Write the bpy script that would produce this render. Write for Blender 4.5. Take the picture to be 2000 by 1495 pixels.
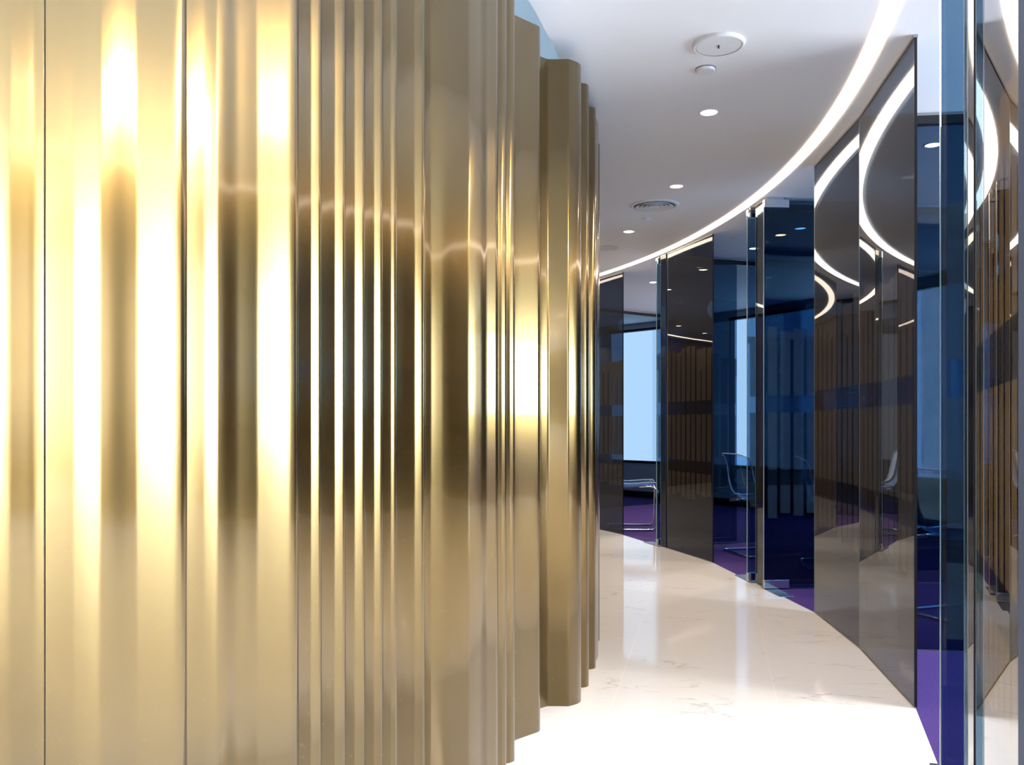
import bpy, bmesh, math, random
from mathutils import Vector, Matrix
random.seed(4)
C = bpy.context.scene.collection
for o in list(bpy.data.objects): bpy.data.objects.remove(o)
PI = math.pi

# ------------------------------------------------------------------ camera, world, exposure
HC, H = 1.077, 2.55            # eye height, ceiling height
F = 1700.0                     # focal length in pixels of a 2000 px wide frame
cam = bpy.data.cameras.new('camera'); co = bpy.data.objects.new('camera', cam); C.objects.link(co)
co.location = (0, 0, HC); co.rotation_euler = (PI/2, 0, 0)
cam.sensor_width = 36; cam.lens = F/2000*36; cam.shift_y = (828-747.5)/2000
cam.clip_start = 0.02
bpy.context.scene.camera = co
vs = bpy.context.scene.view_settings
vs.view_transform = 'Standard'; vs.look = 'None'; vs.gamma = 1; vs.use_curve_mapping = False
vs.exposure = 0.3
w = bpy.data.worlds.new('world'); bpy.context.scene.world = w; w.use_nodes = True
w.node_tree.nodes['Background'].inputs[0].default_value = (.62, .78, 1, 1)
w.node_tree.nodes['Background'].inputs[1].default_value = 0.6
LOBBY_E = 30.0                  # full-height bright window wall of the lobby behind the camera
WIN_E = 1.9                    # daylight behind the window blinds
LED_E = 11.0                   # ceiling light strip
SPOT_W = 46.0                  # each downlight

# ------------------------------------------------------------------ plan of the corridor
CX, CY = -6.77, 5.17           # centre of the curved core
RG, RL, RD, RI, RF = 8.47, 8.37, 7.79, 7.255, 11.5
def pol(r, th): return (CX+r*math.cos(th), CY+r*math.sin(th))
def on(r, y, side=1): return (CX+math.sqrt(r*r-(y-CY)**2), y)
def thy(r, y): return math.asin((y-CY)/r)
TH0, TH1 = math.radians(-41), math.radians(82)

# ------------------------------------------------------------------ materials
def mat(name, base=(.8,.8,.8), rough=.5, metal=0., emit=None, es=0., spec=None, coat=0.):
    m = bpy.data.materials.new(name); m.use_nodes = True
    b = m.node_tree.nodes['Principled BSDF']
    b.inputs['Base Color'].default_value = (*base, 1); b.inputs['Roughness'].default_value = rough
    b.inputs['Metallic'].default_value = metal
    if emit: b.inputs['Emission Color'].default_value = (*emit, 1); b.inputs['Emission Strength'].default_value = es
    if spec is not None: b.inputs['Specular IOR Level'].default_value = spec
    if coat: b.inputs['Coat Weight'].default_value = coat; b.inputs['Coat Roughness'].default_value = .03
    return m
def nd(t, kind, **k):
    n = t.nodes.new(kind)
    for a, v in k.items():
        if a.startswith('i_'): n.inputs[int(a[2:])].default_value = v
        else: setattr(n, a, v)
    return n
def mth(t, op, a, b=None, c=None):
    n = t.nodes.new('ShaderNodeMath'); n.operation = op
    for i, v in enumerate((a, b, c)):
        if v is None: continue
        if isinstance(v, (int, float)): n.inputs[i].default_value = v
        else: t.links.new(v, n.inputs[i])
    return n.outputs[0]

def gold_mat():
    m = mat('brushed_gold_aluminium', (.62, .50, .25), .2, 1.0)
    t = m.node_tree; b = t.nodes['Principled BSDF']
    tc = nd(t, 'ShaderNodeTexCoord'); b.inputs['Roughness'].default_value = .27
    b.inputs['Coat Weight'].default_value = .75; b.inputs['Coat Roughness'].default_value = .12; b.inputs['Coat IOR'].default_value = 1.5
    b.inputs['Anisotropic'].default_value = .8
    tg = nd(t, 'ShaderNodeCombineXYZ'); tg.inputs[2].default_value = 1; t.links.new(tg.outputs[0], b.inputs['Tangent'])   # drawn vertically
    # faint smudges on the metal
    n2 = nd(t, 'ShaderNodeTexNoise'); n2.inputs['Scale'].default_value = 3.2; n2.inputs['Detail'].default_value = 3
    t.links.new(tc.outputs['Object'], n2.inputs['Vector'])
    cr = nd(t, 'ShaderNodeValToRGB'); cr.color_ramp.elements[0].position = .25; cr.color_ramp.elements[0].color = (.20, .132, .042, 1)
    cr.color_ramp.elements[1].position = .45; cr.color_ramp.elements[1].color = (.245, .165, .055, 1)
    t.links.new(n2.outputs['Fac'], cr.inputs[0]); t.links.new(cr.outputs[0], b.inputs['Base Color'])
    return m

def marble_mat():
    m = mat('polished_white_marble', (.8, .76, .72), .06, 0); t = m.node_tree; b = t.nodes['Principled BSDF']
    b.inputs['Specular IOR Level'].default_value = .7
    tc = nd(t, 'ShaderNodeTexCoord'); mp = nd(t, 'ShaderNodeMapping'); mp.vector_type = 'TEXTURE'
    # tiles of 620 mm laid 13 degrees off the view line
    a = math.radians(13)
    mp.inputs['Rotation'].default_value = (0, 0, -a); mp.inputs['Location'].default_value = (.345, 3.17, 0)
    t.links.new(tc.outputs['Object'], mp.inputs[0])
    sx = nd(t, 'ShaderNodeSeparateXYZ'); t.links.new(mp.outputs[0], sx.inputs[0])
    T = .62
    def edge(o):
        f = mth(t, 'FRACT', mth(t, 'DIVIDE', o, T)); return mth(t, 'MINIMUM', f, mth(t, 'SUBTRACT', 1, f))
    e = mth(t, 'MINIMUM', edge(sx.outputs[0]), edge(sx.outputs[1]))
    joint = mth(t, 'LESS_THAN', e, .0032)
    # per-tile offset for the veins
    fx = mth(t, 'FLOOR', mth(t, 'DIVIDE', sx.outputs[0], T)); fy = mth(t, 'FLOOR', mth(t, 'DIVIDE', sx.outputs[1], T))
    cb = nd(t, 'ShaderNodeCombineXYZ'); t.links.new(fx, cb.inputs[0]); t.links.new(fy, cb.inputs[1])
    wn = nd(t, 'ShaderNodeTexWhiteNoise'); t.links.new(cb.outputs[0], wn.inputs[0])
    va = nd(t, 'ShaderNodeVectorMath', operation='SCALE'); va.inputs['Scale'].default_value = 9; t.links.new(wn.outputs['Color'], va.inputs[0])
    vb = nd(t, 'ShaderNodeVectorMath', operation='ADD'); t.links.new(mp.outputs[0], vb.inputs[0]); t.links.new(va.outputs[0], vb.inputs[1])
    mp2 = nd(t, 'ShaderNodeMapping'); mp2.inputs['Rotation'].default_value = (0, 0, .6); mp2.inputs['Scale'].default_value = (1.0, 2.3, 1)
    t.links.new(vb.outputs[0], mp2.inputs[0])
    nz = nd(t, 'ShaderNodeTexNoise'); nz.inputs['Scale'].default_value = 1.7; nz.inputs['Detail'].default_value = 9; nz.inputs['Roughness'].default_value = .62
    nz.inputs['Distortion'].default_value = .5
    t.links.new(mp2.outputs[0], nz.inputs['Vector'])
    v = mth(t, 'ABSOLUTE', mth(t, 'SUBTRACT', nz.outputs['Fac'], .5))
    vein = nd(t, 'ShaderNodeMapRange'); vein.inputs['From Min'].default_value = 0; vein.inputs['From Max'].default_value = .014
    vein.inputs['To Min'].default_value = 1; vein.inputs['To Max'].default_value = 0
    t.links.new(v, vein.inputs['Value'])
    n3 = nd(t, 'ShaderNodeTexNoise'); n3.inputs['Scale'].default_value = 2.6; t.links.new(vb.outputs[0], n3.inputs['Vector'])
    mk = nd(t, 'ShaderNodeMapRange'); mk.inputs['From Min'].default_value = .50; mk.inputs['From Max'].default_value = .66
    t.links.new(n3.outputs['Fac'], mk.inputs['Value'])
    vf = mth(t, 'MULTIPLY', mth(t, 'MULTIPLY', vein.outputs[0], mk.outputs[0]), .6)
    m1 = nd(t, 'ShaderNodeMix', data_type='RGBA'); m1.inputs['A'].default_value = (.80, .78, .77, 1); m1.inputs['B'].default_value = (.36, .33, .32, 1)
    t.links.new(vf, m1.inputs['Factor'])
    m2 = nd(t, 'ShaderNodeMix', data_type='RGBA'); m2.inputs['B'].default_value = (.92, .88, .84, 1)
    t.links.new(m1.outputs['Result'], m2.inputs['A']); t.links.new(mth(t, 'MULTIPLY', joint, .6), m2.inputs['Factor'])
    t.links.new(m2.outputs['Result'], b.inputs['Base Color'])
    return m

def carpet_mat():
    m = mat('violet_carpet', (.09, .05, .24), .95, 0, spec=.1); t = m.node_tree; b = t.nodes['Principled BSDF']
    tc = nd(t, 'ShaderNodeTexCoord'); n = nd(t, 'ShaderNodeTexNoise'); n.inputs['Scale'].default_value = 220; n.inputs['Detail'].default_value = 3
    t.links.new(tc.outputs['Object'], n.inputs['Vector'])
    cr = nd(t, 'ShaderNodeValToRGB'); cr.color_ramp.elements[0].position = .3; cr.color_ramp.elements[0].color = (.035, .02, .11, 1)
    cr.color_ramp.elements[1].position = .7; cr.color_ramp.elements[1].color = (.10, .055, .24, 1)
    t.links.new(n.outputs['Fac'], cr.inputs[0]); t.links.new(cr.outputs[0], b.inputs['Base Color'])
    bp = nd(t, 'ShaderNodeBump'); bp.inputs['Strength'].default_value = .6; bp.inputs['Distance'].default_value = .004
    t.links.new(n.outputs['Fac'], bp.inputs['Height']); t.links.new(bp.outputs[0], b.inputs['Normal'])
    return m

def glass_mat(name, tint, stripes=0, f0=.036, film=(.055, .046, .041), op=.8):
    """Tinted glass sheet: tinted transmission, Schlick reflection, optional printed stripe film."""
    m = bpy.data.materials.new(name); m.use_nodes = True; t = m.node_tree; t.nodes.clear()
    out = nd(t, 'ShaderNodeOutputMaterial'); tr = nd(t, 'ShaderNodeBsdfTransparent'); tr.inputs[0].default_value = (*tint, 1)
    gl = nd(t, 'ShaderNodeBsdfGlossy'); gl.inputs['Roughness'].default_value = .0; gl.inputs[0].default_value = (1, 1, 1, 1)
    ge = nd(t, 'ShaderNodeNewGeometry')
    dp = nd(t, 'ShaderNodeVectorMath', operation='DOT_PRODUCT'); t.links.new(ge.outputs['Normal'], dp.inputs[0]); t.links.new(ge.outputs['Incoming'], dp.inputs[1])
    c = mth(t, 'SUBTRACT', 1, mth(t, 'ABSOLUTE', dp.outputs['Value']))
    fr = mth(t, 'ADD', mth(t, 'MULTIPLY', mth(t, 'POWER', c, 5), 1-f0), f0)
    body = tr.outputs[0]
    if stripes:
        tc = nd(t, 'ShaderNodeTexCoord'); s = nd(t, 'ShaderNodeSeparateXYZ'); t.links.new(tc.outputs['Object'], s.inputs[0])
        X, Z = s.outputs[0], s.outputs[2]; P = .088
        q = mth(t, 'DIVIDE', X, P); col = mth(t, 'FLOOR', q); fx = mth(t, 'FRACT', q)
        wn = nd(t, 'ShaderNodeTexWhiteNoise', noise_dimensions='1D'); t.links.new(mth(t, 'ADD', col, stripes*7.3), wn.inputs['W'])
        wn2 = nd(t, 'ShaderNodeTexWhiteNoise', noise_dimensions='1D'); t.links.new(mth(t, 'ADD', col, stripes*3.1+40), wn2.inputs['W'])
        R1, R2 = wn.outputs['Value'], wn2.outputs['Value']
        def rng(z0, z1, k0=0, k1=0, r=R1):
            a = mth(t, 'GREATER_THAN', Z, mth(t, 'ADD', mth(t, 'MULTIPLY', r, k0), z0) if k0 else z0)
            b = mth(t, 'LESS_THAN', Z, mth(t, 'ADD', mth(t, 'MULTIPLY', r, k1), z1) if k1 else z1)
            return mth(t, 'MULTIPLY', a, b)
        gapw = mth(t, 'GREATER_THAN', fx, mth(t, 'ADD', mth(t, 'MULTIPLY', R2, .12), .19))
        allz = rng(HC-.56, HC+.585, -.06, .05)
        # the gaps between strips stop short at both ends so the film closes above and below
        closed = mth(t, 'MULTIPLY', mth(t, 'SUBTRACT', 1, rng(HC-.46, HC+.42, .1, .3, R2)), rng(HC-.30, HC+.6))
        strip = mth(t, 'MULTIPLY', allz, mth(t, 'MAXIMUM', gapw, mth(t, 'MULTIPLY', closed, mth(t, 'LESS_THAN', R2, .5))))
        blk = mth(t, 'MAXIMUM', rng(HC+.075, HC+.185), rng(HC-.40, HC-.30))
        strip = mth(t, 'MULTIPLY', strip, mth(t, 'SUBTRACT', 1, mth(t, 'MULTIPLY', blk, .8)))
        di = nd(t, 'ShaderNodeBsdfDiffuse'); di.inputs[0].default_value = (*film, 1)
        tl = nd(t, 'ShaderNodeBsdfTranslucent'); tl.inputs[0].default_value = (*[v*.9 for v in film], 1)
        ad = nd(t, 'ShaderNodeMixShader'); ad.inputs[0].default_value = .35; t.links.new(di.outputs[0], ad.inputs[1]); t.links.new(tl.outputs[0], ad.inputs[2])
        mx = nd(t, 'ShaderNodeMixShader'); t.links.new(mth(t, 'MULTIPLY', strip, op), mx.inputs[0])
        t.links.new(tr.outputs[0], mx.inputs[1]); t.links.new(ad.outputs[0], mx.inputs[2]); body = mx.outputs[0]
    mx = nd(t, 'ShaderNodeMixShader'); t.links.new(fr, mx.inputs[0]); t.links.new(body, mx.inputs[1]); t.links.new(gl.outputs[0], mx.inputs[2])
    t.links.new(mx.outputs[0], out.inputs[0])
    return m

def emis(name, col, s):
    m = bpy.data.materials.new(name); m.use_nodes = True; t = m.node_tree; t.nodes.clear()
    e = nd(t, 'ShaderNodeEmission'); e.inputs[0].default_value = (*col, 1); e.inputs[1].default_value = s
    o = nd(t, 'ShaderNodeOutputMaterial'); t.links.new(e.outputs[0], o.inputs[0]); return m

M = dict(
    gold=gold_mat(), marble=marble_mat(), carpet=carpet_mat(),
    ceil=mat('white_ceiling_paint', (.80, .81, .84), .6), wall=mat('white_wall_paint', (.6, .65, .72), .6),
    chrome=mat('polished_chrome', (.75, .77, .8), .12, 1), steel=mat('satin_steel', (.45, .46, .48), .3, 1),
    dark=mat('dark_metal', (.03, .03, .035), .35, .6), edge=mat('polished_glass_edge', (.22, .36, .42), .15, 0, spec=1),
    plastic=mat('white_plastic', (.72, .73, .75), .35), grey=mat('grey_gap', (.18, .19, .2), .6),
    black=mat('black_rubber', (.01, .01, .01), .6),
    led=emis('warm_led_strip', (1, .79, .60), LED_E), lens=emis('warm_lamp_lens', (1, .80, .5), 26),
    cove=emis('cool_cove_tube', (.55, .8, 1), 5),
    sky=emis('daylit_window', (.66, .84, 1.0), WIN_E),
    acryl=glass_mat('clear_blue_acrylic', (.60, .80, .97), f0=.12),
)
TINT = (.40, .53, .64); DARK = (.21, .28, .36)
M['glass'] = glass_mat('blue_tinted_glass', TINT); M['smoke'] = glass_mat('smoked_glass', DARK); M['smoke_near'] = glass_mat('smoked_glass_with_warmed_film', DARK, stripes=2, op=.95, film=(.27, .175, .075))  # nearest panel's film browned and brightened to warm the gold's reflections
for i in (1, 2, 3, 4): M['glass%d' % i] = glass_mat('blue_tinted_glass_with_film_%s' % 'abcd'[i-1], TINT, stripes=i, op=.45, film=(.04, .07, .11)); M['smoke%d' % i] = glass_mat('smoked_glass_with_film_%s' % 'abcd'[i-1], DARK, stripes=i, film=(.05, .041, .036) if i in (2, 4) else (.075, .064, .06))
def blind_mat(s=None, col=(.60, .80, 1.0)):
    m = bpy.data.materials.new('daylit_blind'); m.use_nodes = True; t = m.node_tree; t.nodes.clear()
    e = nd(t, 'ShaderNodeEmission'); o = nd(t, 'ShaderNodeOutputMaterial')
    e.inputs[0].default_value = (*col, 1); e.inputs[1].default_value = s or WIN_E; t.links.new(e.outputs[0], o.inputs[0]); return m

# ------------------------------------------------------------------ mesh helpers
def link(name, bm, m, parent=None, loc=None, smooth=False, rz=0):
    me = bpy.data.meshes.new(name); bm.normal_update(); bm.to_mesh(me); bm.free()
    o = bpy.data.objects.new(name, me); C.objects.link(o)
    ms = m if isinstance(m, (list, tuple)) else [m]
    for k in ms: me.materials.append(k)
    if smooth:
        for p in me.polygons: p.use_smooth = True
    if parent: o.parent = parent
    if loc is not None: o.location = loc
    if rz: o.rotation_euler = (0, 0, rz)
    return o
def tag(o, label=None, cat=None, group=None, kind=None):
    for k, v in (('label', label), ('category', cat), ('group', group), ('kind', kind)):
        if v: o[k] = v
    return o
def empty(name, loc, rz=0, label=None, cat=None, group=None, kind=None):
    o = bpy.data.objects.new(name, None); C.objects.link(o); o.location = loc; o.rotation_euler = (0, 0, rz)
    o.empty_display_size = .1
    return tag(o, label, cat, group, kind)
def box(bm, x0, x1, y0, y1, z0, z1, mi=0):
    v = [bm.verts.new(p) for p in ((x0,y0,z0),(x1,y0,z0),(x1,y1,z0),(x0,y1,z0),(x0,y0,z1),(x1,y0,z1),(x1,y1,z1),(x0,y1,z1))]
    for f in ((3,2,1,0),(4,5,6,7),(0,1,5,4),(1,2,6,5),(2,3,7,6),(3,0,4,7)):
        fa = bm.faces.new([v[i] for i in f]); fa.material_index = mi
    return v
def bevel(bm, w, seg=2):
    bmesh.ops.bevel(bm, geom=[e for e in bm.edges], offset=w, segments=seg, affect='EDGES', profile=.5)
def prism(bm, pts, z0, z1):
    a = [bm.verts.new((x, y, z0)) for x, y in pts]; b = [bm.verts.new((x, y, z1)) for x, y in pts]
    bm.faces.new(a[::-1]); bm.faces.new(b); n = len(pts)
    for i in range(n): bm.faces.new((a[i], a[(i+1) % n], b[(i+1) % n], b[i]))
def lathe(bm, prof, n=48):
    """prof: list of (r, z) revolved about z."""
    rings = []
    for r, z in prof:
        if r < 1e-6: rings.append([bm.verts.new((0, 0, z))])
        else: rings.append([bm.verts.new((r*math.cos(2*PI*k/n), r*math.sin(2*PI*k/n), z)) for k in range(n)])
    for A, B in zip(rings, rings[1:]):
        for k in range(n):
            a, b = A[k % len(A)], A[(k+1) % len(A)]; c, d = B[(k+1) % len(B)], B[k % len(B)]
            f = []
            for v in (a, b, c, d):
                if v not in f: f.append(v)
            if len(f) > 2:
                try: bm.faces.new(f)
                except ValueError: pass
def tube(bm, pts, r, n=10, closed=False):
    pts = [Vector(p) for p in pts]; N = len(pts); rings = []
    up = None
    for i in range(N):
        a = pts[(i-1) % N] if (closed or i > 0) else pts[i]; b = pts[(i+1) % N] if (closed or i < N-1) else pts[i]
        d = (b-a).normalized()
        if up is None: up = d.orthogonal().normalized()
        up = (up-d*up.dot(d)).normalized(); s = d.cross(up)
        rings.append([bm.verts.new(pts[i]+r*(math.cos(2*PI*k/n)*up+math.sin(2*PI*k/n)*s)) for k in range(n)])
    for i in range(N if closed else N-1):
        A, B = rings[i], rings[(i+1) % N]
        for k in range(n): bm.faces.new((A[k], A[(k+1) % n], B[(k+1) % n], B[k]))
    if not closed: bm.faces.new(rings[0][::-1]); bm.faces.new(rings[-1])
def fillet(pts, r, seg=6):
    """round the corners of a 3-D polyline"""
    pts = [Vector(p) for p in pts]; out = [pts[0]]
    for i in range(1, len(pts)-1):
        p, a, b = pts[i], pts[i-1], pts[i+1]
        u = (a-p); v = (b-p); rr = min(r, u.length*.49, v.length*.49); u.normalize(); v.normalize()
        A, B = p+u*rr, p+v*rr
        for k in range(seg+1):
            t = k/seg; out.append((1-t)**2*A+2*t*(1-t)*p+t*t*B)
    out.append(pts[-1]); return out
def arcstrip(bm, r0, r1, t0, t1, z0, z1=None, n=120):
    """flat ring sector (z1 None) or a box section ring sector"""
    rows = []
    for i in range(n+1):
        th = t0+(t1-t0)*i/n; a, b = pol(r0, th), pol(r1, th)
        if z1 is None: rows.append([bm.verts.new((*a, z0)), bm.verts.new((*b, z0))])
        else: rows.append([bm.verts.new((*a, z0)), bm.verts.new((*b, z0)), bm.verts.new((*b, z1)), bm.verts.new((*a, z1))])
    for A, B in zip(rows, rows[1:]):
        if z1 is None: bm.faces.new((A[0], A[1], B[1], B[0]))
        else:
            for k in range(4): bm.faces.new((A[k], A[(k+1) % 4], B[(k+1) % 4], B[k]))
    if z1 is not None: bm.faces.new(rows[0][::-1]); bm.faces.new(rows[-1])
def fix(bm): bmesh.ops.recalc_face_normals(bm, faces=bm.faces)

# ------------------------------------------------------------------ outer line of the corridor, near to far
NEAR0 = (.838, 1.43); NEAR1 = (1.125, 2.10)
ND0 = (1.133, 2.125); ND1 = (1.195, 2.29); DD = (1.262, 2.50)
F2a = (1.526, 3.29); F2b = (1.667, 4.165); F1b = (1.726, 4.955)
BB = (1.665, 5.66); NB0 = (1.655, 5.70); NB1 = (1.645, 5.86); AA = (1.63, 5.93)
G0 = (1.556, 6.735); G1 = (1.345, 7.50); NC0 = (1.338, 7.53); NC1 = (1.305, 7.62); CC = (1.29, 7.66)
K0 = (1.075, 8.42); K1 = (.70, 9.25)
T = math.radians
circ = lambda d: pol(RG, T(d))
LOB = -26.4                    # bearing where the glazed rooms end and the marble lobby begins
outer = [pol(RF+.3, T(-41+(LOB-.4+41)*i/20)) for i in range(21)] + [NEAR0, NEAR1, ND1, DD, F2a, F2b, F1b,
         BB, AA, G0, G1, CC, K0, K1, circ(34), circ(40), circ(46)] + [pol(RF+.3, T(46+36*i/20)) for i in range(21)]

# ------------------------------------------------------------------ floor, carpet, ceiling, outer wall
def fine(pts):
    o = []
    for p, q in zip(pts, pts[1:]):
        n = max(1, int(math.hypot(q[0]-p[0], q[1]-p[1])/.25))
        o += [(p[0]+(q[0]-p[0])*k/n, p[1]+(q[1]-p[1])*k/n) for k in range(n)]
    return o+[pts[-1]]
def ground(name, pts, r_other, m):
    bm = bmesh.new(); rows = []
    for p in fine(pts):
        th = math.atan2(p[1]-CY, p[0]-CX); q = pol(r_other, th)
        rows.append((bm.verts.new((*q, 0)), bm.verts.new((*p, 0))))
    for A, B in zip(rows, rows[1:]): bm.faces.new((A[0], A[1], B[1], B[0]))
    for f in bm.faces:
        f.normal_update()
        if f.normal.z < 0: f.normal_flip()
    tag(link(name, bm, m), kind='structure')
ground('floor', outer, RI-.55, M['marble'])
ground('floor_carpet', [pol(8.75, T(LOB))]+outer[21:-21], RF+.3, M['carpet'])
RC = RI-.10                                     # the ceiling stops just behind the gold screen: lit cove above it
bm = bmesh.new(); arcstrip(bm, RC, RF+.3, TH0, TH1, H, H+.06); fix(bm)
tag(link('ceiling', bm, M['ceil']), kind='structure')
bm = bmesh.new(); arcstrip(bm, RC-.5, RC+.02, TH0, TH1, H+.35, H+.4); fix(bm)
tag(link('ceiling_cove', bm, M['ceil']), kind='structure')
bm = bmesh.new(); arcstrip(bm, RC, RC+.02, TH0, TH1, H+.06, H+.35); fix(bm)
tag(link('trim_1', bm, M['ceil']), kind='structure')
bm = bmesh.new(); arcstrip(bm, RC-.52, RC-.46, TH0, TH1, 0, H+.4); fix(bm)
tag(link('wall_left', bm, M['wall']), kind='structure')
bm = bmesh.new(); arcstrip(bm, RC-.32, RC-.29, TH0, TH1, H+.03, H+.06, 90); fix(bm)
tag(link('cove_light', bm, M['cove']), 'cool white light tube hidden in the ceiling cove above the gold screen', 'light')

# end walls: dark one added behind camera to darken reflections, white past far bend
M['bronze'] = mat('dark_blocker_wall', (.06, .04, .02), .5)
for nm, d in (('wall_back_blocker', -41), ('wall_front', 82)):
    bm = bmesh.new(); a = pol(RC-.5, T(d)); b = pol(RF+.3, T(d)); dx, dy = -math.sin(T(d))*.08, math.cos(T(d))*.08
    s = -1 if d < 0 else 1
    prism(bm, [a, b, (b[0]+dx*s, b[1]+dy*s), (a[0]+dx*s, a[1]+dy*s)], 0, H+.4); fix(bm)
    tag(link(nm, bm, M['bronze'] if d < 0 else M['wall']), kind='structure')

bm = bmesh.new(); prism(bm, [(-.98, .98), (-.16, .06), (-.12, -.62), (-1.2, -.62), (-1.5, .1)], 0, H); fix(bm)  # unseen dark block, added to shut out light from behind left
tag(link('wall_blocker', bm, M['bronze']), kind='structure')
# brown panelled wall on the outer side past the far bend
M['brown'] = mat('brown_wall_covering', (.15, .095, .05), .5)
bm = bmesh.new(); arcstrip(bm, 8.62, 8.72, T(46.2), T(81.8), 0, H, 40); a, b = pol(8.62, T(46)), pol(RF+.3, T(46)); c_, d_ = pol(RF+.3, T(46.6)), pol(8.62, T(46.6)); prism(bm, [a, b, c_, d_], 0, H); fix(bm)
tag(link('wall_far', bm, M['brown']), kind='structure')
# added cross wall stopping lobby light leak, coloured for its warm reflection in the gold
M['amber'] = mat('amber_reflector_wall', (.42, .29, .12), .5)
bm = bmesh.new(); prism(bm, [pol(8.72, T(-26.6)), pol(RF+.12, T(-26.6)), pol(RF+.12, T(-27.0)), pol(8.72, T(-27.1))], 0, H); fix(bm)
tag(link('wall_cross_blocker', bm, M['amber']), kind='structure')
# outer facade: sill wall, pillars, windows
bm = bmesh.new(); arcstrip(bm, RF, RF+.12, T(-27), T(46), 0, .50); arcstrip(bm, RF, RF+.12, T(-27), T(46), 2.47, H)
DIV = [-26.4, -19.9, -6.8, 4.4, 17.6, 36.5, 45]     # bearings of the room dividers
wins = []
for a, b in zip(DIV, DIV[1:]):
    wins.append((a+.6, b-(3.4 if b == 36.5 else .6)))
lobby = [(-37.4, -27.3)]; RW = 10.0
edges = [-26.8]+[x for wv in wins for x in wv]+[46]
for i in range(0, len(edges), 2):
    arcstrip(bm, RF, RF+.12, T(edges[i]), T(edges[i+1]), .50, 2.47, 6)
for p, q in ((-41, -37.4), (-27.3, -26.6)): arcstrip(bm, RW, RW+.12, T(p), T(q), 0, H, 6)
fix(bm); tag(link('wall_right', bm, M['wall']), kind='structure')
blm = blind_mat(WIN_E, (1.0, .96, 1.0)); blm3 = blind_mat(18, (.80, .91, 1.0)); blm4 = blind_mat(.95, (.28, .55, 1.0)); blm2 = blind_mat(LOBBY_E, (.66, .78, 1.0))
for i, (u, v) in enumerate(lobby+wins):
    big = i < len(lobby); za, zb = (0, H) if big else (.50, 2.47); R_ = RW if big else RF
    e = empty('window_%d' % (i+1), (*pol(R_, T((u+v)/2)), 0), kind='structure')
    inv = Matrix.Translation(-Vector(e.location))
    bm = bmesh.new(); arcstrip(bm, R_+.06, R_+.08, T(u), T(v), za, zb, 8); fix(bm); bm.transform(inv)
    link('window_blind', bm, blm2 if big else blm3 if -19 < v < -6 else blm4 if v < 18 else blm, e)
    bm = bmesh.new()
    dw = math.degrees(.035/R_)
    for p, q in ((u, u+dw), (v-dw, v)): arcstrip(bm, R_-.01, R_+.06, T(p), T(q), za, zb, 1)
    arcstrip(bm, R_-.01, R_+.06, T(u), T(v), za, za+.035, 8); arcstrip(bm, R_-.01, R_+.06, T(u), T(v), zb-.035, zb, 8)
    fix(bm); bm.transform(inv); link('window_frame', bm, M['dark'], e)
bm = bmesh.new(); arcstrip(bm, RF-.03, RF, T(-27), T(46), 0, .09); fix(bm)
tag(link('baseboard_right', bm, M['dark']), kind='structure')

# ------------------------------------------------------------------ gold fluted screen
TOP = HC+1.39
def crest_r(px): return 7.187 if px < 1056 else 7.262
def onray(px, r=None):
    r = r or crest_r(px)
    m = (px-1000)/F                                # where the line of sight meets the crest circle
    A = 1+m*m; B = -2*(m*CX+CY); D = CX*CX+CY*CY-r*r
    t = (-B-math.sqrt(B*B-4*A*D))/(2*A); return Vector((m*t, t))
# each flute group: (start, end, surface bearing table).  The table gives the plan bearing the metal faces its reflection to.
FL = [
 (-230, 87,  [(-230,110),(-200,95),(-150,70),(-90,60),(-60,60),(-30,100),(0,108),(12,104),(24,95),(50,96),(62,95),(76,104),(87,106)], 0),
 (87, 365,   [(87,104),(140,103),(149,110),(188,118),(201,99),(232,96),(262,99),(273,110),(335,114),(352,102),(361,60),(365,-6)], 1),
 (365, 583,  [(366,110),(395,108),(405,115),(420,120),(429,102),(448,91),(470,104),(497,102),(507,114),(560,118),(574,106),(580,60),(583,2)], 1),
 (583, 628,  [(584,82),(604,88),(609,122),(622,118),(626,80),(628,8)], 1),
 (628, 675,  [(629,84),(651,92),(655,124),(669,120),(673,80),(675,8)], 1),
 (675, 713,  [(676,86),(690,94),(694,126),(708,122),(711,80),(713,10)], 1),
 (713, 748,  [(714,88),(728,98),(732,128),(743,124),(746,80),(748,10)], 1),
 (748, 775,  [(749,96),(761,106),(765,128),(770,124),(774,70),(775,10)], 1),
 (775, 830,  [(776,96),(807,108),(811,130),(823,128),(828,74),(830,12)], 1),
 (830, 973,  [(831,104),(838,112),(843,134),(861,132),(870,124),(884,114),(912,112),(919,80),(936,72),(946,56),(953,80),(967,80),(971,50),(973,18)], 1),
 (973, 989,  [(974,112),(979,116),(982,88),(986,82),(988,50),(989,18)], 1),
 (989, 1005, [(990,116),(995,118),(998,92),(1002,84),(1004,50),(1005,18)], 1),
 (1006, 1055,[(1006,84),(1020,90),(1040,92),(1050,88),(1053,60),(1055,20)], 1),
 (1056.5, 1135,[(1057,92),(1066,98),(1074,176),(1107,184),(1113,104),(1125,90),(1131,60),(1135,22)], 1),
 (1136, 1150, [(1136,140),(1141,130),(1145,95),(1148,60),(1150,20)], 1),
 (1150.5, 1163.5,[(1151,130),(1156,120),(1159,95),(1162,60),(1163.5,22)], 1),
]
def interp(tab, x):
    if x <= tab[0][0]: return tab[0][1]
    for (x0, y0), (x1, y1) in zip(tab, tab[1:]):
        if x <= x1:
            t = (x-x0)/(x1-x0); t = t*t*(3-2*t); return y0+(y1-y0)*t
    return tab[-1][1]
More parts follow.
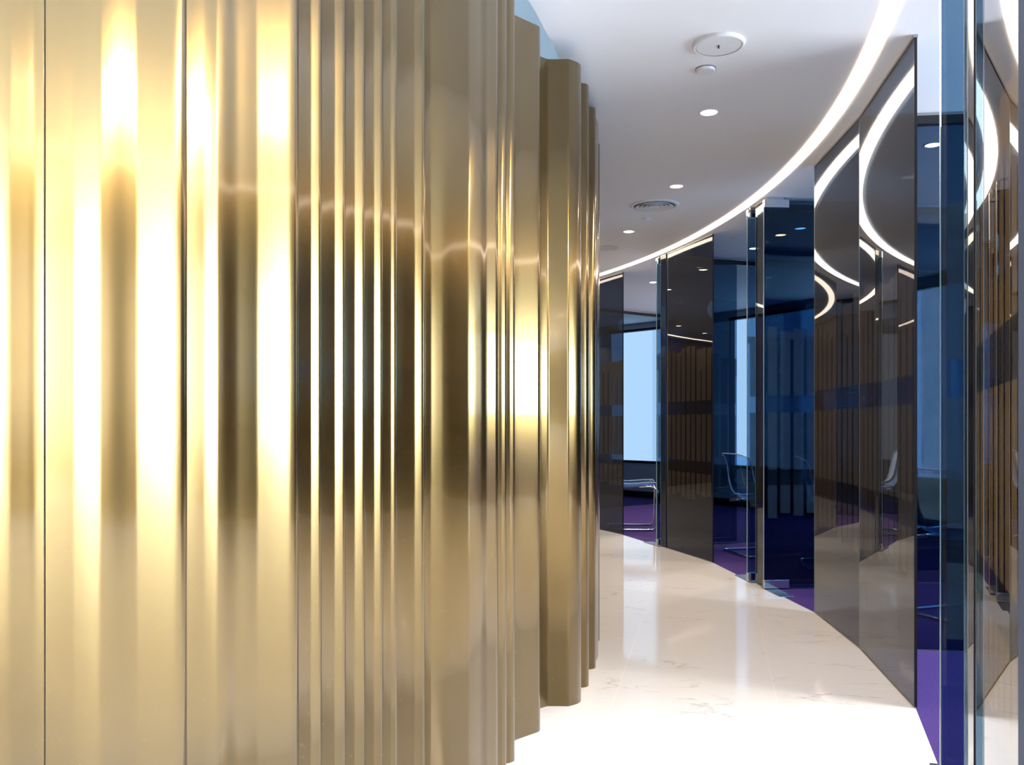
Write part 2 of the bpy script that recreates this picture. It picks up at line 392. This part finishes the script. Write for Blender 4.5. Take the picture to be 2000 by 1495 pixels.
def march(tab, e0, e1, crest):
    """walk back from the crest at e1 to e0, returns points from e0 to e1"""
    n = max(10, int((e1-e0)/1.6)); P = Vector(crest); pts = [P.copy()]
    for i in range(n, 0, -1):
        x1 = e0+(e1-e0)*i/n; x0 = e0+(e1-e0)*(i-1)/n; xm = (x0+x1)/2
        m = (x0-1000)/F; ray = math.degrees(math.atan((xm-1000)/F))
        a = (interp(tab, xm)+ray)/2
        a = max(a, ray+5); a = T(a)
        s = (m*P.y-P.x)/(math.sin(a)-m*math.cos(a))
        P = P+s*Vector((math.sin(a), math.cos(a))); pts.append(P.copy())
    return pts[::-1]
segs = []
crest = onray(1163.5)
nxt = None
for e0, e1, tab, hard in FL[::-1]:
    cr = onray(e1) if hard else nxt
    p = march(tab, e0, e1, cr); segs.append(p); nxt = p[0]
segs = segs[::-1]
def bez(a, b, c, d, n=14):
    return [((1-t)**3)*a+3*(1-t)**2*t*b+3*(1-t)*t*t*c+t**3*d for t in [i/n for i in range(1, n)]]
def hidden(p, q, pd, qd):
    L = (q-p).length*.42; return bez(p, p+pd*L, q-qd*L, q)
def direc(p, i): return (p[i+1]-p[i]).normalized()
# plain regular flutes beyond both ends of the hand-read stretch
def wave(t0, t1, pitch, depth, ph=0):
    n = int(abs(t1-t0)*RI/.008); o = []
    for i in range(n+1):
        th = t0+(t1-t0)*i/n; s = (th-t0)*RI/pitch*2*PI+ph
        o.append(Vector(pol(RI-depth*.5*(1-math.cos(s)), th)))
    return o
ang = lambda v: math.atan2(v.y-CY, v.x-CX)
parts = []
cut = {1: 'j', 2: 'j', 3: 'j', 7: 'j', 12: 'j', 13: 'j'}
cur = []
cur = list(segs[0])
for i in range(1, len(segs)):
    p, q = cur, segs[i]
    if FL[i-1][3]: 
        v = segs[i-1][-1].normalized(); v = Vector((v.x*math.cos(.15)-v.y*math.sin(.15), v.x*math.sin(.15)+v.y*math.cos(.15)))
        h = hidden(p[-1], q[0], v, direc(q, 0))
    else: h = []
    if i in cut:
        if h: cur += h[:9]; parts.append(cur); cur = h[9:]+q
        else: parts.append(cur); cur = list(q[1:]); 
    else: cur += h+q
last = cur[-1]
far = wave(ang(last)+.035, T(19), .24, .09)
v = last.normalized()
h = hidden(last, far[0], Vector((v.x*.99-v.y*.12, v.y)), direc(far, 0))
parts.append(cur); parts.append(h[2:]+far)
gs = empty('fluted_screen', (*pol(RI, T(-15)), 0), label='tall curved gold metal screen with deep vertical flutes lining the left of the corridor', cat='wall screen')
inv = Matrix.Translation(-Vector(gs.location))
for p in parts:
    bm = bmesh.new(); n = len(p)
    A = [bm.verts.new((q.x, q.y, 0.0)) for q in p]; B = [bm.verts.new((q.x, q.y, TOP)) for q in p]
    for i in range(n-1): bm.faces.new((A[i], A[i+1], B[i+1], B[i]))
    bm.transform(inv)
    o = link('fluted_panel', bm, M['gold'], gs, smooth=True)
    s = o.modifiers.new('thickness', 'SOLIDIFY'); s.thickness = .003; s.offset = -1; s.use_rim = True

# ------------------------------------------------------------------ glass panels along the corridor
TG = .010
def frame2(a, b):
    """origin at a, local x towards b"""
    return math.atan2(b[1]-a[1], b[0]-a[0]), math.hypot(b[0]-a[0], b[1]-a[1])
def edge_strip(bm, x, z0, z1, s=1, w=.002):
    box(bm, min(x, x+s*w), max(x, x+s*w), -TG/2-.0004, TG/2+.0004, z0, z1)
def glass_panel(a, b, m, label, group=None, z0=.006, z1=H-.012, edges=(1, 1), cat='glass partition', name='glass_partition', rail=True, pale=1):
    rz, L = frame2(a, b)
    e = empty(name, (*a, 0), rz, label, cat, group)
    bm = bmesh.new(); box(bm, 0.003, L-.003, -TG/2, TG/2, z0, z1); link('pane', bm, m, e)
    for k, x, s in ((0, 0, 1), (1, L, -1)):
        if edges[k]:
            bm = bmesh.new(); edge_strip(bm, x, z0, z1, s); link('edge', bm, M['edge'] if k == pale else M['dark'], e)
    if rail:
        bm = bmesh.new(); box(bm, 0, L, -.008, .008, H-.012, H); link('top_channel', bm, M['steel'], e)
        bm = bmesh.new(); box(bm, 0, L, -.007, .007, 0, .006); link('bottom_channel', bm, M['steel'], e)
    return e
glass_panel(NEAR0, NEAR1, M['smoke_near'], 'large smoked glass panel nearest the right edge, printed with vertical stripes')
glass_panel(ND0, ND1, M['smoke'], 'narrow dark glass sidelight beside the nearest open door')
glass_panel(F2a, F2b, M['smoke1'], 'striped smoked glass panel reflecting the big curved light strip, beside the purple doorway')
glass_panel(F2b, F1b, M['smoke3'], 'smoked glass panel touching the far side of the panel with the big curved reflection')
glass_panel(NB0, NB1, M['smoke'], 'narrow dark glass strip between the two back to back glass doors')
glass_panel(G0, G1, M['smoke4'], 'brown reflecting glass panel in the middle distance with rows of tiny lamp reflections')
glass_panel(NC0, NC1, M['smoke'], 'thin dark glass strip at the far edge of the middle distance panel')
glass_panel(K0, K1, M['smoke2'], 'farthest dark glass panel, just past the end of the gold screen')
glass_panel(circ(34), circ(38), M['glass1'], 'smoked glass panel out of sight beyond the far bend')

# glass dividers between the rooms
def divider(start, label, R1=RF-.04):
    v = Vector(start)-Vector((CX, CY)); th = math.atan2(v.y, v.x); a = Vector(start)+v.normalized()*.03; b = Vector(pol(R1, th))
    e = glass_panel(tuple(a), tuple(b), M['glass'], label, name='glass_divider', cat='glass divider', z1=H-.05)
    rz, L = frame2(a, b)
    bm = bmesh.new(); box(bm, 0, L, -.022, .022, H-.055, H-.0165); link('head_rail', bm, M['dark'], e)
    return e
divider(((ND0[0]+ND1[0])/2, 2.2), 'glass divider wall running back from the nearest doorway')
divider(F2b, 'blue glass divider wall seen through the purple doorway beside the striped panel')
divider((1.65, 5.79), 'glass divider wall standing behind the pair of back to back doors')
divider((1.32, 7.58), 'pale blue glass divider wall seen behind the larger clear chair')
divider(circ(36.5), 'farthest glass divider wall, behind the distant clear chair')


# ------------------------------------------------------------------ pivot doors, all standing open
def door(n, hinge, closed_to, proud, label, W=.80, mk='glass3'):
    hv = Vector(hinge); rad = (hv-Vector((CX, CY))).normalized(); st = hv-rad*proud
    rz = math.atan2(rad.y, rad.x)
    e = empty('door_%d' % n, (st.x, st.y, 0), rz, kind='structure', label=label)
    z0, z1 = .012, H-.02
    bm = bmesh.new(); box(bm, .003, W, -TG/2, TG/2, z0, z1)
    link('door_leaf', bm, M[mk], e)
    bm = bmesh.new(); edge_strip(bm, 0, z0, z1); link('edge', bm, M['edge'], e)
    for nm, za, zb in (('bottom_patch', z0-.003, z0+.05), ('top_patch', z1-.05, z1+.003)):
        bm = bmesh.new(); box(bm, .0, .165, -.016, .016, za, zb); bevel(bm, .002); link(nm, bm, M['chrome'], e)
    # pivot arm at the ceiling
    bm = bmesh.new(); box(bm, .02, .13, -.012, .012, H-.0165, H-.001); link('ceiling_bracket', bm, M['steel'], e)
    # closer plate let into the floor, pointing along the closed door
    c = Vector(closed_to)-hv; ra = math.atan2(c.y, c.x)
    bm = bmesh.new(); box(bm, -.06, .26, -.045, .045, 0, .004); bevel(bm, .0015)
    bm.transform(Matrix.Rotation(ra-rz, 4, 'Z')); o = link('floor_plate', bm, M['steel'], e, loc=(proud+.02, 0, 0))
    return e
door(1, DD, F2a, .03, 'nearest open blue glass door at the right', mk='glass3')
door(2, BB, F1b, .03, 'open glass door with a chrome corner patch and a floor plate in front', mk='glass1')
door(3, AA, G0, .03, 'open glass door seen edge-on behind the door with the chrome patch', mk='glass4')
door(4, CC, K0, .02, 'farthest open glass door, seen edge-on', mk='glass2')

# ------------------------------------------------------------------ LED strip and ceiling fittings
bm = bmesh.new(); arcstrip(bm, RL-.031, RL+.031, T(-34.5), TH1-.01, H-.004, H-.001, 220); fix(bm)
tag(link('light_strip', bm, M['led']), 'long glowing warm light strip curving along the ceiling beside the glass', 'light strip')

def downlight(x, y, label, group, r=.038, lamp=True):
    e = empty('downlight', (x, y, H), 0, label, 'downlight', group)
    bm = bmesh.new(); lathe(bm, [(r, -.001), (r+.002, -.005), (r+.009, -.004), (r+.011, 0)], 32); fix(bm); link('trim_ring', bm, M['plastic'], e, smooth=True)
    bm = bmesh.new(); lathe(bm, [(0, -.004), (r*.5, -.0035), (r, -.002)], 32); fix(bm); link('lens', bm, M['lens'], e)
    if lamp:
        l = bpy.data.lights.new('lamp', 'SPOT'); l.energy = SPOT_W; l.spot_size = T(110); l.spot_blend = .6; l.color = (1, .82, .60); l.shadow_soft_size = .035
        lo = bpy.data.objects.new('lamp', l); C.objects.link(lo); lo.parent = e; lo.location = (0, 0, -.02)
    return e
for i, (x, y, lb) in enumerate(((.93, 4.11, 'largest lit downlight in the corridor ceiling, nearest the small round detector'),
                    (1.018, 5.39, 'second lit corridor downlight, just beyond it and nearer the round air vent'),
                    (.893, 6.66, 'third lit corridor downlight, beyond the round air vent'))):
    downlight(x, y, lb, 'corridor downlights')
downlight(*on(RD, 2.85), 'corridor downlight just above the top edge, level with the nearest doorway', 'corridor downlights')
downlight(*on(RD, 1.55), 'corridor downlight overhead beside the nearest right-hand glass', 'corridor downlights')
downlight(*on(RD, 7.95), 'corridor downlight just behind the far edge of the gold screen', 'corridor downlights')
for d, lb in ((30, 'corridor downlight hidden past the farthest dark glass'), (39, 'second hidden corridor downlight past the farthest dark glass'),
              (48, 'corridor downlight round the bend beside the brown wall'), (57, 'next to last corridor downlight round the bend'), (66, 'last corridor downlight, farthest round the bend')):
    downlight(*pol(RD, T(d)), lb, 'corridor downlights')
for x, y, lb in ((2.22, 4.59, 'lit room downlight shining in the blue gap beside the nearest open door'),
                 (2.03, 7.30, 'lit room downlight seen through the edge-on door'),
                 (2.17, 6.55, 'lit room downlight seen through the door with the chrome patch'),
                 (1.47, 9.05, 'bright room downlight above the far doorway, seen left of the farthest door'),
                 (2.58, 8.75, 'lit room downlight seen deep behind the doorway of the larger clear chair'),
                 (2.05, 10.6, 'lit room downlight seen deepest, behind the distant clear chair')):
    downlight(x, y, lb, 'room downlights')
downlight(2.1, 3.0, 'room downlight hidden behind the near glass', 'room downlights')

def disc(name, x, y, r, label, cat, h=.010, m='plastic'):
    e = empty(name, (x, y, H), 0, label, cat)
    bm = bmesh.new(); lathe(bm, [(0, -h), (r*.86, -h), (r*.93, -h*.8), (r, -h*.25), (r, 0)], 56); fix(bm)
    link('cover', bm, M[m], e, smooth=False)
    return e
e = disc('ceiling_speaker', .80, 3.37, .098, 'large round white ceiling cover with a short black slot', 'ceiling speaker', .012)
bm = bmesh.new(); lathe(bm, [(.088, -.0125), (.092, -.0145), (.098, -.012), (.101, -.004), (.101, 0)], 56); fix(bm); link('rim', bm, M['plastic'], e, smooth=True)
bm = bmesh.new(); box(bm, -.003, .003, -.014, .014, -.014, -.012); bm.transform(Matrix.Rotation(-.25, 4, 'Z')); link('slot', bm, M['black'], e)
e = disc('smoke_detector', .803, 3.61, .040, 'small round white detector disc next to the large slotted ceiling cover', 'detector', .014)
bm = bmesh.new(); lathe(bm, [(.040, -.004), (.0425, -.003), (.0425, 0)], 40); fix(bm); link('base_ring', bm, M['grey'], e)
e = disc('smoke_detector', .962, 6.24, .034, 'tiny white detector disc just beyond the round air vent', 'detector', .012)
e = disc('smoke_detector', 1.77, 6.88, .034, 'tiny round ceiling disc above the doorway of the larger clear chair', 'detector', .012)
e = disc('ceiling_speaker', .80, 7.28, .095, 'round grey ceiling cover half hidden by the gold screen at the far end', 'ceiling speaker', .012)
# round air diffuser with concentric cones
e = empty('air_vent', (.958, 5.86, H), 0, 'round white ceiling air vent with concentric rings', 'air vent')
bm = bmesh.new(); lathe(bm, [(.140, -.002), (.143, -.012), (.155, -.010), (.165, -.002), (.165, 0)], 64); fix(bm); link('outer_ring', bm, M['plastic'], e, smooth=True)
bm = bmesh.new(); lathe(bm, [(0, -.0012), (.142, -.0012)], 48); link('backing', bm, M['grey'], e)
for r in (.118, .090, .062, .034):
    bm = bmesh.new(); lathe(bm, [(r-.016, -.003), (r+.004, -.016), (r+.008, -.014), (r-.012, -.002)], 56); fix(bm); link('ring', bm, M['plastic'], e, smooth=True)
bm = bmesh.new(); lathe(bm, [(0, -.010), (.012, -.009), (.014, -.003)], 24); fix(bm); link('hub', bm, M['plastic'], e)

# ------------------------------------------------------------------ cantilever chairs with clear shells
def chair(x, y, rz, label):
    """origin on the floor under the seat centre; local +x is the way the sitter faces"""
    e = empty('cantilever_chair', (x, y, 0), rz, label, 'chair')
    r = .011; W = .235
    # one bent tube: rear floor bar, two runners, front uprights, seat rails
    pts = []
    for s in (1, -1):
        q = [(-.20, s*.20, .43), (.20, s*.21, .445), (.245, s*W, .40), (.235, s*W, r), (-.25, s*W, r)]
        pts.append(q)
    path = pts[0]+pts[1][::-1]
    bm = bmesh.new(); tube(bm, fillet(path, .06, 7), r, 12); link('tube_frame', bm, M['chrome'], e, smooth=True)
    for xx in (-.12, .14):
        bm = bmesh.new(); tube(bm, [(xx, -.205, .437), (xx, .205, .437)], .007, 8); link('cross_bar', bm, M['chrome'], e, smooth=True)
    # shell: a swept profile, dished across
    prof = [(.235, .438), (.22, .452), (.15, .452), (.05, .443), (-.06, .437), (-.12, .448), (-.17, .475), (-.205, .52), (-.226, .58), (-.240, .66), (-.254, .74), (-.275, .80), (-.300, .83)]
    P = [Vector((a, 0, b)) for a, b in prof]
    rows = []; nn = 14; bm = bmesh.new()
    for i, p in enumerate(P):
        row = []
        k = i/(len(P)-1); half = .235 if k < .5 else .235-.02*(k-.5)*2
        for j in range(nn+1):
            s = -1+2*j/nn
            lift = .035*abs(s)**3
            if k < .45: q = p+Vector((0, 0, lift))
            else: q = p+Vector((lift*1.1, 0, 0))
            if i == len(P)-1: q.z -= .018*abs(s)**6
            row.append(bm.verts.new((q.x, s*half, q.z)))
        rows.append(row)
    for A, B in zip(rows, rows[1:]):
        for j in range(nn): bm.faces.new((A[j], A[j+1], B[j+1], B[j]))
    fix(bm); o = link('shell', bm, M['acryl'], e, smooth=True)
    s = o.modifiers.new('smooth', 'SUBSURF'); s.levels = 1; s.render_levels = 1
    s = o.modifiers.new('thickness', 'SOLIDIFY'); s.thickness = .006; s.offset = 0
    # polished lit rim of the shell
    bm = bmesh.new()
    def rim(side):
        L = []
        for i, p in enumerate(P):
            k = i/(len(P)-1); half = .235 if k < .5 else .235-.02*(k-.5)*2
            q = p+(Vector((0, 0, .035)) if k < .45 else Vector((.0385, 0, 0)))
            if i == len(P)-1: q = q-Vector((0, 0, .018))
            L.append((q.x, side*half, q.z))
        return L
    top = [(-.300+.035*abs(s)**3*1.1, s*.215, .83-.018*abs(s)**6) for s in (.85, .6, .3, 0, -.3, -.6, -.85)]
    tube(bm, rim(1)+top+rim(-1)[::-1], .0045, 8); link('shell_rim', bm, M['acryl_rim'], e, smooth=True)
    return e
M['acryl_rim'] = mat('polished_acrylic_rim', (.55, .75, .9), .1, 0, spec=1)
chair(2.08, 7.22, T(12), 'clear shell cantilever chair on purple carpet in the middle doorway')
chair(1.24, 8.98, T(-6), 'distant clear cantilever chair with chrome runners in the far doorway by the gold screen')
chair(2.55, 4.85, T(20), 'clear cantilever chair behind the striped glass, next to the nearest doorway')
